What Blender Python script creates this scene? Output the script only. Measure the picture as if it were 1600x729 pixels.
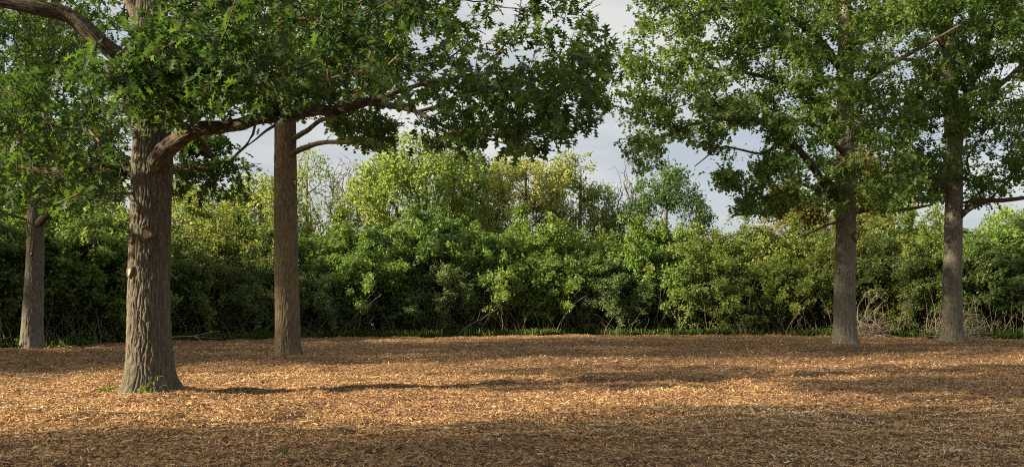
import bpy, math
import numpy as np
from mathutils import Matrix, Vector

# ------------------------------------------------------------------ camera, world, sun, exposure
for o in list(bpy.data.objects):
    bpy.data.objects.remove(o)
scene = bpy.context.scene
COL = scene.collection
CAM_H, F = 1.6, 1386.0           # eye height, focal length in photo pixels (1600 wide)
HORIZON = 475.0
cam_d = bpy.data.cameras.new('camera')
cam = bpy.data.objects.new('camera', cam_d)
COL.objects.link(cam)
cam.location = (0, 0, CAM_H)
cam.rotation_euler = (math.pi / 2, 0, 0)
cam_d.sensor_width = 36.0
cam_d.lens = 36.0 * F / 1600.0
cam_d.shift_y = (HORIZON - 364.5) / 1600.0
cam_d.clip_end = 6000
scene.camera = cam

SUN_AZ = math.atan2(-1.0, -0.34)      # compass angle of the sun, from +Y towards +X
SUN_EL = math.radians(21.0)
sun_dir = Vector((math.sin(SUN_AZ) * math.cos(SUN_EL), math.cos(SUN_AZ) * math.cos(SUN_EL), math.sin(SUN_EL)))
sun_d = bpy.data.lights.new('sun', 'SUN')
sun_d.energy = 4.7
sun_d.angle = math.radians(1.8)
sun_d.color = (1.0, 0.81, 0.56)
sun = bpy.data.objects.new('sun', sun_d)
COL.objects.link(sun)
sun.rotation_euler = sun_dir.to_track_quat('Z', 'Y').to_euler()

world = bpy.data.worlds.new('World')
scene.world = world
world.use_nodes = True
wn, wl = world.node_tree.nodes, world.node_tree.links
wn.clear()
w_out = wn.new('ShaderNodeOutputWorld')
w_bg = wn.new('ShaderNodeBackground')
w_sky = wn.new('ShaderNodeTexSky')
w_sky.sky_type = 'NISHITA'
w_sky.sun_disc = False
w_sky.sun_elevation = SUN_EL
w_sky.sun_rotation = SUN_AZ % (2 * math.pi)
w_sky.air_density = 1.0
w_sky.dust_density = 1.5
w_bg.inputs['Strength'].default_value = 0.10
w_tc = wn.new('ShaderNodeTexCoord')
w_map = wn.new('ShaderNodeMapping')
w_map.inputs['Scale'].default_value = (1.3, 1.3, 6.5)
w_map.inputs['Location'].default_value = (3.1, 0.4, 0.9)
w_noise = wn.new('ShaderNodeTexNoise')
w_noise.inputs['Scale'].default_value = 1.9
w_noise.inputs['Detail'].default_value = 6
w_noise.inputs['Roughness'].default_value = 0.52
w_ramp = wn.new('ShaderNodeValToRGB')          # cloud colours: blue-grey bellies to cream tops
cr = w_ramp.color_ramp
cr.elements[0].position, cr.elements[0].color = 0.40, (1.36, 1.46, 1.58, 1)
cr.elements[1].position, cr.elements[1].color = 0.60, (2.3, 2.2, 2.05, 1)
e = cr.elements.new(0.5); e.color = (1.8, 1.8, 1.78, 1)
w_mix = wn.new('ShaderNodeMix'); w_mix.data_type = 'RGBA'
w_mix.inputs['Factor'].default_value = 0.9     # broken veil of cloud over the clear sky
wl.new(w_tc.outputs['Generated'], w_map.inputs['Vector'])
wl.new(w_map.outputs['Vector'], w_noise.inputs['Vector'])
wl.new(w_noise.outputs['Fac'], w_ramp.inputs['Fac'])
wl.new(w_sky.outputs['Color'], w_mix.inputs['A'])
wl.new(w_ramp.outputs['Color'], w_mix.inputs['B'])
wl.new(w_mix.outputs['Result'], w_bg.inputs['Color'])
wl.new(w_bg.outputs['Background'], w_out.inputs['Surface'])

scene.view_settings.view_transform = 'Standard'
scene.view_settings.look = 'None'
scene.view_settings.gamma = 1.0
scene.view_settings.exposure = 1.78
scene.render.engine = 'CYCLES'
scene.cycles.use_denoising = False
scene.cycles.filter_width = 1.1
scene.cycles.max_bounces = 9
scene.cycles.diffuse_bounces = 6
scene.cycles.transmission_bounces = 6
scene.cycles.glossy_bounces = 2
scene.cycles.use_adaptive_sampling = True
scene.cycles.adaptive_threshold = 0.01

# oaks standing beyond the left edge of the view: x, y, turn, scale, label
OFF_OAKS = [(-22, -3.5, 5.2, (1.0, 1.0, 1.0), 'oak just beyond the left edge, nearest to the camera'),
            (-31, -6.0, .6, (1.0, 1.0, 1.0), 'oak beyond the left edge that shades the near mulch'),
            (-45, -10.5, 2.1, (1.1, 1.1, 1.05), 'second oak in line beyond the left edge, shading the near mulch'),
            (-32, 18.5, 4.4, (1.0, 1.0, 1.1), 'oak beyond the left edge in front of the hedge corner'),
            (-47, 15.5, 1.0, (1.1, 1.1, 1.2), 'farther oak beyond the left edge in front of the hedge corner')]

# ------------------------------------------------------------------ helpers
R = np.random.default_rng(7)


def hash3(ix, iy, iz):
    h = (ix.astype(np.int64) * 374761393 + iy.astype(np.int64) * 668265263 + iz.astype(np.int64) * 2147483647) & 0xFFFFFFFF
    h = ((h ^ (h >> 13)) * 1274126177) & 0xFFFFFFFF
    h = (h ^ (h >> 16)) & 0xFFFF
    return h / 65535.0


def vnoise(x, y, z=0.0):
    x, y, z = np.broadcast_arrays(np.asarray(x, float), np.asarray(y, float), np.asarray(z, float))
    ix, iy, iz = np.floor(x).astype(np.int64), np.floor(y).astype(np.int64), np.floor(z).astype(np.int64)
    fx, fy, fz = x - ix, y - iy, z - iz
    fx, fy, fz = fx * fx * (3 - 2 * fx), fy * fy * (3 - 2 * fy), fz * fz * (3 - 2 * fz)
    v = 0
    for a in (0, 1):
        for b in (0, 1):
            for c in (0, 1):
                v = v + hash3(ix + a, iy + b, iz + c) * (fx if a else 1 - fx) * (fy if b else 1 - fy) * (fz if c else 1 - fz)
    return v * 2 - 1


def fbm(x, y, z=0.0, oct=4):
    s, a, f = 0, 1.0, 1.0
    for k in range(oct):
        s = s + a * vnoise(x * f + 17.3 * k, y * f - 9.1 * k, z * f + 3.7 * k)
        a *= 0.5
        f *= 2.03
    return s


def norm(v):
    return v / np.maximum(np.linalg.norm(v, axis=-1, keepdims=True), 1e-9)


def W(px, py, Y):
    """photo pixel at depth Y -> world point"""
    return np.array([(px - 800.0) / F * Y, Y, CAM_H + (HORIZON - py) / F * Y])


def make_mesh(name, co, faces, mats, smooth=True, attrs=None):
    """faces: list of int arrays (n,k), one per polygon size"""
    me = bpy.data.meshes.new(name)
    if not isinstance(faces, list):
        faces = [faces]
    faces = [np.asarray(f, dtype=np.int32) for f in faces if len(f)]
    me.vertices.add(len(co))
    me.vertices.foreach_set('co', np.asarray(co, dtype=np.float32).ravel())
    loops = np.concatenate([f.ravel() for f in faces])
    tot = np.concatenate([np.full(len(f), f.shape[1], dtype=np.int32) for f in faces])
    start = np.concatenate([[0], np.cumsum(tot)[:-1]]).astype(np.int32)
    me.loops.add(len(loops))
    me.loops.foreach_set('vertex_index', loops.astype(np.int32))
    me.polygons.add(len(tot))
    me.polygons.foreach_set('loop_start', start)
    me.update(calc_edges=True)
    if smooth:
        me.polygons.foreach_set('use_smooth', np.ones(len(tot), dtype=bool))
    for k, v in (attrs or {}).items():
        at = me.attributes.new(k, 'FLOAT', 'POINT')
        at.data.foreach_set('value', np.asarray(v, dtype=np.float32))
    for m in (mats if isinstance(mats, (list, tuple)) else [mats]):
        me.materials.append(m)
    return me


def add(name, me, parent=None, loc=None, kind=None, label=None, cat=None, group=None):
    o = bpy.data.objects.new(name, me)
    COL.objects.link(o)
    if parent is not None:
        o.parent = parent
    if loc is not None:
        o.location = loc
    for k, v in (('kind', kind), ('label', label), ('category', cat), ('group', group)):
        if v:
            o[k] = v
    return o


def copy_tree(o, parent=None):
    c = o.copy()
    COL.objects.link(c)
    c.parent = parent
    for ch in list(o.children):
        copy_tree(ch, c)
    return c


def quads(rows, cols, wrap=True, base=0):
    i = np.arange(rows - 1)[:, None] * cols
    j = np.arange(cols if wrap else cols - 1)[None, :]
    j2 = (j + 1) % cols
    return np.stack([i + j, i + j2, i + cols + j2, i + cols + j], -1).reshape(-1, 4) + base


# ------------------------------------------------------------------ materials
def new_mat(name):
    m = bpy.data.materials.new(name)
    m.use_nodes = True
    m.node_tree.nodes.clear()
    return m, m.node_tree.nodes, m.node_tree.links


def ramp(n, stops):
    r = n.new('ShaderNodeValToRGB')
    el = r.color_ramp.elements
    while len(el) < len(stops):
        el.new(0.5)
    for e, (p, c) in zip(el, stops):
        e.position = p
        e.color = (*c, 1)
    return r


def leaf_mat(name, stops, trans, tfac=0.42, rough=0.6, spec=0.2):
    """stops: colours across the per-leaf tint attribute; trans: multiplier for light coming through"""
    m, n, l = new_mat(name)
    out = n.new('ShaderNodeOutputMaterial')
    at = n.new('ShaderNodeAttribute'); at.attribute_name = 'tint'
    oi = n.new('ShaderNodeObjectInfo')
    rp = ramp(n, stops)
    l.new(at.outputs['Fac'], rp.inputs['Fac'])
    hs = n.new('ShaderNodeHueSaturation')
    ma = n.new('ShaderNodeMath'); ma.operation = 'MULTIPLY_ADD'
    ma.inputs[1].default_value = 0.03; ma.inputs[2].default_value = 0.485
    l.new(oi.outputs['Random'], ma.inputs[0])
    l.new(ma.outputs[0], hs.inputs['Hue'])
    l.new(rp.outputs['Color'], hs.inputs['Color'])
    bs = n.new('ShaderNodeBsdfPrincipled')
    bs.inputs['Roughness'].default_value = rough
    bs.inputs['Specular IOR Level'].default_value = spec
    l.new(hs.outputs['Color'], bs.inputs['Base Color'])
    tr = n.new('ShaderNodeBsdfTranslucent')
    mu = n.new('ShaderNodeMix'); mu.data_type = 'RGBA'; mu.blend_type = 'MULTIPLY'
    mu.inputs['Factor'].default_value = 1.0
    mu.inputs['B'].default_value = (*trans, 1)
    l.new(hs.outputs['Color'], mu.inputs['A'])
    l.new(mu.outputs['Result'], tr.inputs['Color'])
    mx = n.new('ShaderNodeMixShader'); mx.inputs['Fac'].default_value = tfac
    l.new(bs.outputs['BSDF'], mx.inputs[1])
    l.new(tr.outputs['BSDF'], mx.inputs[2])
    l.new(mx.outputs['Shader'], out.inputs['Surface'])
    return m


def bark_mat(name, c1, c2, c3, scale=14.0, bump=0.6, zs=0.25, lichen=None):
    m, n, l = new_mat(name)
    out = n.new('ShaderNodeOutputMaterial')
    tc = n.new('ShaderNodeTexCoord')
    mp = n.new('ShaderNodeMapping'); mp.inputs['Scale'].default_value = (1, 1, zs)
    l.new(tc.outputs['Object'], mp.inputs['Vector'])
    n1 = n.new('ShaderNodeTexNoise'); n1.inputs['Scale'].default_value = scale
    n1.inputs['Detail'].default_value = 8; n1.inputs['Roughness'].default_value = 0.65
    l.new(mp.outputs['Vector'], n1.inputs['Vector'])
    n2 = n.new('ShaderNodeTexNoise'); n2.inputs['Scale'].default_value = 1.7; n2.inputs['Detail'].default_value = 5
    l.new(tc.outputs['Object'], n2.inputs['Vector'])
    r1 = ramp(n, [(0.3, c1), (0.5, c2), (0.72, c3)])
    l.new(n1.outputs['Fac'], r1.inputs['Fac'])
    col = r1.outputs['Color']
    if lichen:
        r2 = ramp(n, [(0.48, (0, 0, 0)), (0.7, (0.55, 0.55, 0.55))])
        l.new(n2.outputs['Fac'], r2.inputs['Fac'])
        mx = n.new('ShaderNodeMix'); mx.data_type = 'RGBA'
        mx.inputs['B'].default_value = (*lichen, 1)
        l.new(r2.outputs['Color'], mx.inputs['Factor'])
        l.new(col, mx.inputs['A'])
        col = mx.outputs['Result']
    n3 = n.new('ShaderNodeTexNoise'); n3.inputs['Scale'].default_value = scale * 5
    n3.inputs['Detail'].default_value = 6
    l.new(mp.outputs['Vector'], n3.inputs['Vector'])
    bp = n.new('ShaderNodeBump'); bp.inputs['Strength'].default_value = bump; bp.inputs['Distance'].default_value = 0.012
    l.new(n3.outputs['Fac'], bp.inputs['Height'])
    bs = n.new('ShaderNodeBsdfPrincipled')
    bs.inputs['Roughness'].default_value = 0.9; bs.inputs['Specular IOR Level'].default_value = 0.15
    l.new(col, bs.inputs['Base Color'])
    l.new(bp.outputs['Normal'], bs.inputs['Normal'])
    l.new(bs.outputs['BSDF'], out.inputs['Surface'])
    return m


M = {}
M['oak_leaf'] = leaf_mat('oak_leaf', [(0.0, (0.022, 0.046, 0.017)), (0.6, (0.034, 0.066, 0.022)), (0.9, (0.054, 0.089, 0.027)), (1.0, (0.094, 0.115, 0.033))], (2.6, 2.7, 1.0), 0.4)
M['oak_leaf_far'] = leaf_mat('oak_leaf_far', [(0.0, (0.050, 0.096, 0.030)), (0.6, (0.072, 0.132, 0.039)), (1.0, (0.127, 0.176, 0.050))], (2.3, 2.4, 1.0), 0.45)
M['shrub_green'] = leaf_mat('shrub_green', [(0.0, (0.085, 0.15, 0.034)), (0.6, (0.13, 0.215, 0.046)), (1.0, (0.22, 0.28, 0.065))], (1.9, 1.8, 0.9), .43, .5, .42)
M['shrub_dark'] = leaf_mat('shrub_dark', [(0.0, (0.068, 0.122, 0.036)), (0.7, (0.105, 0.175, 0.048)), (1.0, (0.16, 0.22, 0.06))], (1.9, 1.8, 0.9), .43, .5, .42)
M['shrub_yellow'] = leaf_mat('shrub_yellow', [(0.0, (0.12, 0.175, 0.04)), (0.7, (0.18, 0.24, 0.055)), (1.0, (0.27, 0.30, 0.075))], (1.6, 1.5, 0.8), .43, .5, .42)
M['shrub_grey'] = leaf_mat('shrub_grey', [(0.0, (0.09, 0.15, 0.055)), (0.7, (0.14, 0.21, 0.075)), (1.0, (0.22, 0.26, 0.1))], (1.6, 1.5, 0.8), .43, .5, .42)
M['tree_light'] = leaf_mat('tree_light', [(0.0, (0.16, 0.24, 0.075)), (0.7, (0.22, 0.30, 0.095)), (1.0, (0.29, 0.35, 0.12))], (1.6, 1.5, 0.8), .5)
M['tree_yellow'] = leaf_mat('tree_yellow', [(0.0, (0.27, 0.32, 0.11)), (0.7, (0.36, 0.41, 0.15)), (1.0, (0.43, 0.46, 0.2))], (1.4, 1.4, 0.8), .5)
M['tree_blue'] = leaf_mat('tree_blue', [(0.0, (0.06, 0.115, 0.05)), (0.7, (0.09, 0.16, 0.066)), (1.0, (0.135, 0.2, 0.08))], (1.8, 1.7, 0.9), .5)
M['tree_gold'] = leaf_mat('tree_gold', [(0.0, (0.13, 0.12, 0.035)), (0.7, (0.2, 0.17, 0.05)), (1.0, (0.27, 0.22, 0.07))], (1.5, 1.4, 0.8))
M['weed'] = leaf_mat('weed', [(0.0, (0.07, 0.14, 0.02)), (1.0, (0.14, 0.22, 0.03))], (1.8, 1.7, 0.8))
M['grass'] = leaf_mat('grass', [(0.0, (0.056, 0.109, 0.024)), (0.7, (0.096, 0.156, 0.036)), (1.0, (0.208, 0.187, 0.080))], (1.6, 1.6, 0.8))
M['bark'] = bark_mat('bark', (0.059, 0.051, 0.038), (0.106, 0.094, 0.071), (0.167, 0.151, 0.117), 16, 0.8, 0.3, (0.129, 0.124, 0.098))
M['bark_warm'] = bark_mat('bark_warm', (0.080, 0.063, 0.041), (0.136, 0.110, 0.072), (0.206, 0.173, 0.119), 16, 0.8, 0.3, (0.197, 0.153, 0.069))
M['bark_grey'] = bark_mat('bark_grey', (0.088, 0.080, 0.061), (0.145, 0.133, 0.104), (0.215, 0.200, 0.159), 16, 0.7, 0.3, (0.178, 0.173, 0.139))
M['limb_bark'] = bark_mat('limb_bark', (0.040, 0.034, 0.025), (0.080, 0.066, 0.049), (0.136, 0.116, 0.092), 12, 0.8, 1.0)
M['twig'] = bark_mat('twig', (0.07, 0.052, 0.038), (0.12, 0.09, 0.065), (0.18, 0.14, 0.1), 20, 0.2, 1.0)
M['dead_wood'] = bark_mat('dead_wood', (0.13, 0.10, 0.076), (0.21, 0.17, 0.13), (0.31, 0.26, 0.21), 20, 0.4, 1.0)
M['pale_bark'] = bark_mat('pale_bark', (0.16, 0.14, 0.12), (0.25, 0.225, 0.2), (0.34, 0.31, 0.28), 10, 0.2, 1.0)
M['scar_wood'] = bark_mat('scar_wood', (0.3, 0.22, 0.15), (0.42, 0.33, 0.24), (0.5, 0.42, 0.32), 30, 0.8, 1.0)
M['stone'] = bark_mat('stone', (0.25, 0.24, 0.23), (0.36, 0.35, 0.34), (0.48, 0.47, 0.46), 9, 0.5, 1.0)


def chip_material():
    m, n, l = new_mat('wood_chip')
    out = n.new('ShaderNodeOutputMaterial')
    at = n.new('ShaderNodeAttribute'); at.attribute_name = 'tint'
    rp = ramp(n, [(0.0, (0.137, 0.090, 0.051)), (0.22, (0.274, 0.174, 0.090)), (0.5, (0.480, 0.290, 0.118)),
                  (0.78, (0.630, 0.421, 0.182)), (0.93, (0.643, 0.522, 0.311)), (1.0, (0.700, 0.700, 0.555))])
    l.new(at.outputs['Fac'], rp.inputs['Fac'])
    bs = n.new('ShaderNodeBsdfPrincipled')
    bs.inputs['Roughness'].default_value = 0.85; bs.inputs['Specular IOR Level'].default_value = 0.2
    l.new(rp.outputs['Color'], bs.inputs['Base Color'])
    l.new(bs.outputs['BSDF'], out.inputs['Surface'])
    return m


M['chip'] = chip_material()


def ground_material():
    m, n, l = new_mat('mulch_ground')
    out = n.new('ShaderNodeOutputMaterial')
    tc = n.new('ShaderNodeTexCoord')
    v1 = n.new('ShaderNodeTexVoronoi'); v1.inputs['Scale'].default_value = 26
    n1 = n.new('ShaderNodeTexNoise'); n1.inputs['Scale'].default_value = 34; n1.inputs['Detail'].default_value = 5
    nd = n.new('ShaderNodeTexNoise'); nd.inputs['Scale'].default_value = 5
    mp = n.new('ShaderNodeVectorMath'); mp.operation = 'MULTIPLY_ADD'
    l.new(nd.outputs['Color'], mp.inputs[0]); mp.inputs[1].default_value = (0.35, 0.35, 0.35)
    l.new(tc.outputs['Object'], mp.inputs[2])
    l.new(tc.outputs['Object'], nd.inputs['Vector'])
    l.new(mp.outputs[0], v1.inputs['Vector'])
    l.new(tc.outputs['Object'], n1.inputs['Vector'])
    sp = n.new('ShaderNodeSeparateColor')
    l.new(v1.outputs['Color'], sp.inputs['Color'])
    rp = ramp(n, [(0.0, (0.065, 0.040, 0.025)), (0.35, (0.146, 0.085, 0.049)), (0.7, (0.291, 0.170, 0.087)), (1.0, (0.495, 0.311, 0.165))])
    l.new(sp.outputs['Red'], rp.inputs['Fac'])
    soil = ramp(n, [(0.3, (0.03, 0.024, 0.017)), (0.7, (0.075, 0.058, 0.038))])
    l.new(n1.outputs['Fac'], soil.inputs['Fac'])
    at = n.new('ShaderNodeAttribute'); at.attribute_name = 'mulch'
    mx = n.new('ShaderNodeMix'); mx.data_type = 'RGBA'
    l.new(at.outputs['Fac'], mx.inputs['Factor'])
    l.new(soil.outputs['Color'], mx.inputs['A'])
    l.new(rp.outputs['Color'], mx.inputs['B'])
    sm = n.new('ShaderNodeMath'); sm.operation = 'ADD'
    l.new(n1.outputs['Fac'], sm.inputs[0]); l.new(sp.outputs['Green'], sm.inputs[1])
    bp = n.new('ShaderNodeBump'); bp.inputs['Strength'].default_value = 1.0; bp.inputs['Distance'].default_value = 0.03
    l.new(sm.outputs[0], bp.inputs['Height'])
    bs = n.new('ShaderNodeBsdfPrincipled')
    bs.inputs['Roughness'].default_value = 0.95; bs.inputs['Specular IOR Level'].default_value = 0.1
    l.new(mx.outputs['Result'], bs.inputs['Base Color'])
    l.new(bp.outputs['Normal'], bs.inputs['Normal'])
    l.new(bs.outputs['BSDF'], out.inputs['Surface'])
    return m


M['ground'] = ground_material()

# ------------------------------------------------------------------ ground
TREE_BASES = {'thick': (-6.27, 15.3), 'straight': (-6.33, 25.2), 'far_left': (-17.2, 31.7), 'right_near': (12.6, 33.6), 'right_far': (18.7, 37.6)}
HX = np.array([-60, -24, -20.5, -17.1, -15.8, -14.3, -9.65, -3.2, 3.4, 13.1, 18.8, 24.1, 40, 80.])
HY = np.array([42, 32.5, 31.8, 32.2, 34.6, 39.2, 41.8, 44.4, 46.8, 45.3, 43.5, 41.8, 37, 33.])


def hedge_y(x):
    return np.interp(x, HX, HY)


def ground_z(x, y):
    x = np.asarray(x, float); y = np.asarray(y, float)
    near = np.clip((60 - y) / 20, 0, 1)
    z = 0.06 * fbm(x * 0.4, y * 0.6, 0.3, 3) + 0.045 * fbm(x * 1.3, y * 2.4, 4.0, 3)
    z = z + 0.05 * np.abs(fbm(x * 0.35 + 7, y * 1.9, 6.0, 3)) - 0.2 * np.clip(vnoise(x * 0.7 + 3, y * 1.6, 9.0) - 0.4, 0, 1) + 0.026 * fbm(x * 5.5, y * 6.5, 2.0, 2)
    for (a, b), h, r in ((TREE_BASES['thick'], 0.10, 1.5), (TREE_BASES['straight'], 0.16, 1.6), (TREE_BASES['right_near'], 0.1, 1.5), (TREE_BASES['right_far'], 0.1, 1.5)):
        z = z + h * np.exp(-((x - a) ** 2 + (y - b) ** 2) / r ** 2)
    return z * near


gx = np.concatenate([-np.geomspace(2500, 24, 26), np.arange(-23.6, 23.7, 0.16), np.geomspace(24, 2500, 26)])
gy = [-2500, -900, -300, -100, -40, -15, -5, 0, 3, 5]
y = 6.0
while y < 52:
    gy.append(y)
    y += max(0.07, 0.006 * y)
gy = np.array(gy + list(np.geomspace(53, 3000, 26)))
GX, GY = np.meshgrid(gx, gy)
GZ = ground_z(GX, GY)
edge = hedge_y(GX) + 0.5 * fbm(GX * 0.8, GY * 0.8, 1.0, 2)
mulch = np.clip((edge - 0.1 - GY) / 0.6, 0, 1)
me = make_mesh('ground', np.stack([GX, GY, GZ], -1).reshape(-1, 3), quads(len(gy), len(gx), False), M['ground'], True, {'mulch': mulch.ravel()})
ground = add('ground', me, kind='structure')


def chips(xs, ys, length, width, tint, lift, quad4):
    """curled slivers of wood and bark lying on the ground"""
    n = len(xs)
    z = ground_z(xs, ys)
    a = R.uniform(0, 2 * np.pi, n)
    tilt = R.normal(0, 0.32, n)
    d = np.stack([np.cos(a) * np.cos(tilt), np.sin(a) * np.cos(tilt), np.sin(tilt)], -1)
    up = norm(np.stack([R.normal(0, 0.45, n), R.normal(0, 0.45, n), np.ones(n)], -1))
    s = norm(np.cross(d, up))
    u = np.cross(s, d)
    c = np.stack([xs, ys, z + lift + 0.25 * length * np.abs(np.sin(tilt))], -1)
    L, Wd = length[:, None], width[:, None]
    if quad4:
        curl = R.uniform(-0.25, 0.3, n)[:, None] * L
        sk = R.uniform(-0.3, 0.3, n)[:, None] * L
        v = [c - d * L * .5 - s * Wd * .3, c - d * L * .45 + s * Wd * .35, c - s * Wd * .55 + u * curl + d * sk * .3, c + s * Wd * .5 + u * curl - d * sk * .2,
             c + d * L * .5 - s * Wd * .25, c + d * L * .42 + s * Wd * .3]
        co = np.stack(v, 1).reshape(-1, 3)
        b = (np.arange(n) * 6)[:, None]
        f = np.concatenate([b + np.array([[0, 2, 3, 1]]), b + np.array([[2, 4, 5, 3]])])
        return co, f, np.repeat(tint, 6)
    tw = R.uniform(-0.3, 0.3, n)[:, None] * Wd
    v = [c - d * L * .5 - s * Wd * .4 + u * tw, c - d * L * .4 + s * Wd * .4 - u * tw, c + d * L * .5 + s * Wd * .3 + u * tw, c + d * L * .45 - s * Wd * .4 - u * tw]
    co = np.stack(v, 1).reshape(-1, 3)
    f = (np.arange(n) * 4)[:, None] + np.array([[0, 3, 2, 1]])
    return co, f, np.repeat(tint, 4)


def scatter_ground(y0, y1, dens):
    hw = 0.62
    n = int(dens * hw * (y1 ** 2 - y0 ** 2))
    ys = np.sqrt(R.uniform(y0 ** 2, y1 ** 2, n))
    xs = R.uniform(-hw, hw, n) * ys
    k = ys < hedge_y(xs) + 0.25 * R.normal(0, 1, n) + .8 * fbm(xs * .7, xs * 0 + 5, 0, 3)
    return xs[k], ys[k]


def chip_tint(xs, ys):
    n = len(xs)
    t = 0.5 + 0.26 * fbm(xs * 0.3, ys * 0.8, 5, 4) + R.normal(0, 0.21, n)
    t = np.where(R.random(n) < 0.012, R.uniform(0.9, 1.0, n), t)
    return np.clip(t, 0, 1)


parts = []
for (y0, y1, dens, l0, l1, lf, q4) in ((8.0, 13.5, 1080, .018, .075, .014, True), (13.5, 22.0, 430, .03, .09, .016, False), (22.0, 48.0, 74, .05, .15, .018, False)):
    xs, ys = scatter_ground(y0, y1, dens)
    n = len(xs)
    L = l0 + (l1 - l0) * R.random(n) ** 2.2
    wd = .004 + L * R.uniform(0.06, 0.19, n)
    parts.append(chips(xs, ys, L, wd, chip_tint(xs, ys), R.uniform(0.0, lf, n), q4))
off, cos, fcs, tns = 0, [], [], []
for co, f, t in parts:
    cos.append(co); fcs.append(f + off); tns.append(t); off += len(co)
me = make_mesh('wood_chips', np.concatenate(cos), [np.concatenate(fcs)], M['chip'], False, {'tint': np.concatenate(tns)})
add('wood_chips', me, kind='stuff', label='orange brown shredded wood chip mulch covering the whole clearing floor', cat='wood chips')

# the biggest slivers near the camera, one by one
chip_meshes = []
for k in range(8):
    L = R.uniform(0.09, 0.16); wd = L * R.uniform(0.09, 0.17); th = R.uniform(0.006, 0.014)
    t = np.linspace(-.5, .5, 5)
    bend = R.uniform(-.2, .3)
    prof = np.array([.45, .9, 1, .8, .3])
    ctr = np.stack([t * L, R.uniform(-.06, .06) * L * np.sin(t * 4), bend * L * (.25 - t * t)], -1)
    ring = []
    for i in range(5):
        for sy, sz in ((-1, -1), (1, -1), (1, 1), (-1, 1)):
            ring.append(ctr[i] + np.array([R.normal(0, .004), sy * wd * .5 * prof[i], sz * th * .5 * prof[i]]))
    f4 = quads(5, 4, True)
    chip_meshes.append(make_mesh('wood_chip', np.array(ring), [f4, np.array([[3, 2, 1, 0], [16, 17, 18, 19]])], M['chip'], False,
                                 {'tint': np.full(20, [.3, .55, .7, .85, .95, .45, .2, .62][k])}))
for k in range(300):
    yy = math.sqrt(R.uniform(8.6 ** 2, 14.0 ** 2)); xx = R.uniform(-.58, .58) * yy
    o = add('wood_chip', chip_meshes[R.integers(8)], ground, (xx, yy, float(ground_z(xx, yy)) + .022))
    o.rotation_euler = (R.normal(0, .3), R.normal(0, .13), R.uniform(0, 6.28))
    o.scale = (1, 1, 1) if R.random() < .8 else (1.35, 1.1, 1.1)


# ------------------------------------------------------------------ tree machinery
def smooth_path(pts, step):
    """Catmull-Rom through control points (x,y,z,r), resampled"""
    P = np.asarray(pts, float)
    P = np.vstack([2 * P[0] - P[1], P, 2 * P[-1] - P[-2]])
    out = []
    for i in range(1, len(P) - 2):
        n = max(2, int(np.linalg.norm(P[i + 1, :3] - P[i, :3]) / step))
        t = (np.arange(n) / n)[:, None]
        out.append(.5 * (2 * P[i] + (P[i + 1] - P[i - 1]) * t + (2 * P[i - 1] - 5 * P[i] + 4 * P[i + 1] - P[i + 2]) * t ** 2 + (3 * P[i] - P[i - 1] - 3 * P[i + 1] + P[i + 2]) * t ** 3))
    out.append(P[-2][None])
    return np.vstack(out)


def frames(path):
    T = norm(np.gradient(path, axis=0))
    ref = np.array([0.0, 1.0, 0.0])
    n0 = norm(np.cross(T[0], ref) if abs(T[0] @ ref) < .9 else np.cross(T[0], [1.0, 0, 0]))
    Ns = [n0]
    for i in range(1, len(T)):
        v = Ns[-1] - T[i] * (Ns[-1] @ T[i])
        Ns.append(v / max(np.linalg.norm(v), 1e-9))
    N = np.array(Ns)
    return T, N, np.cross(T, N)


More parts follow.
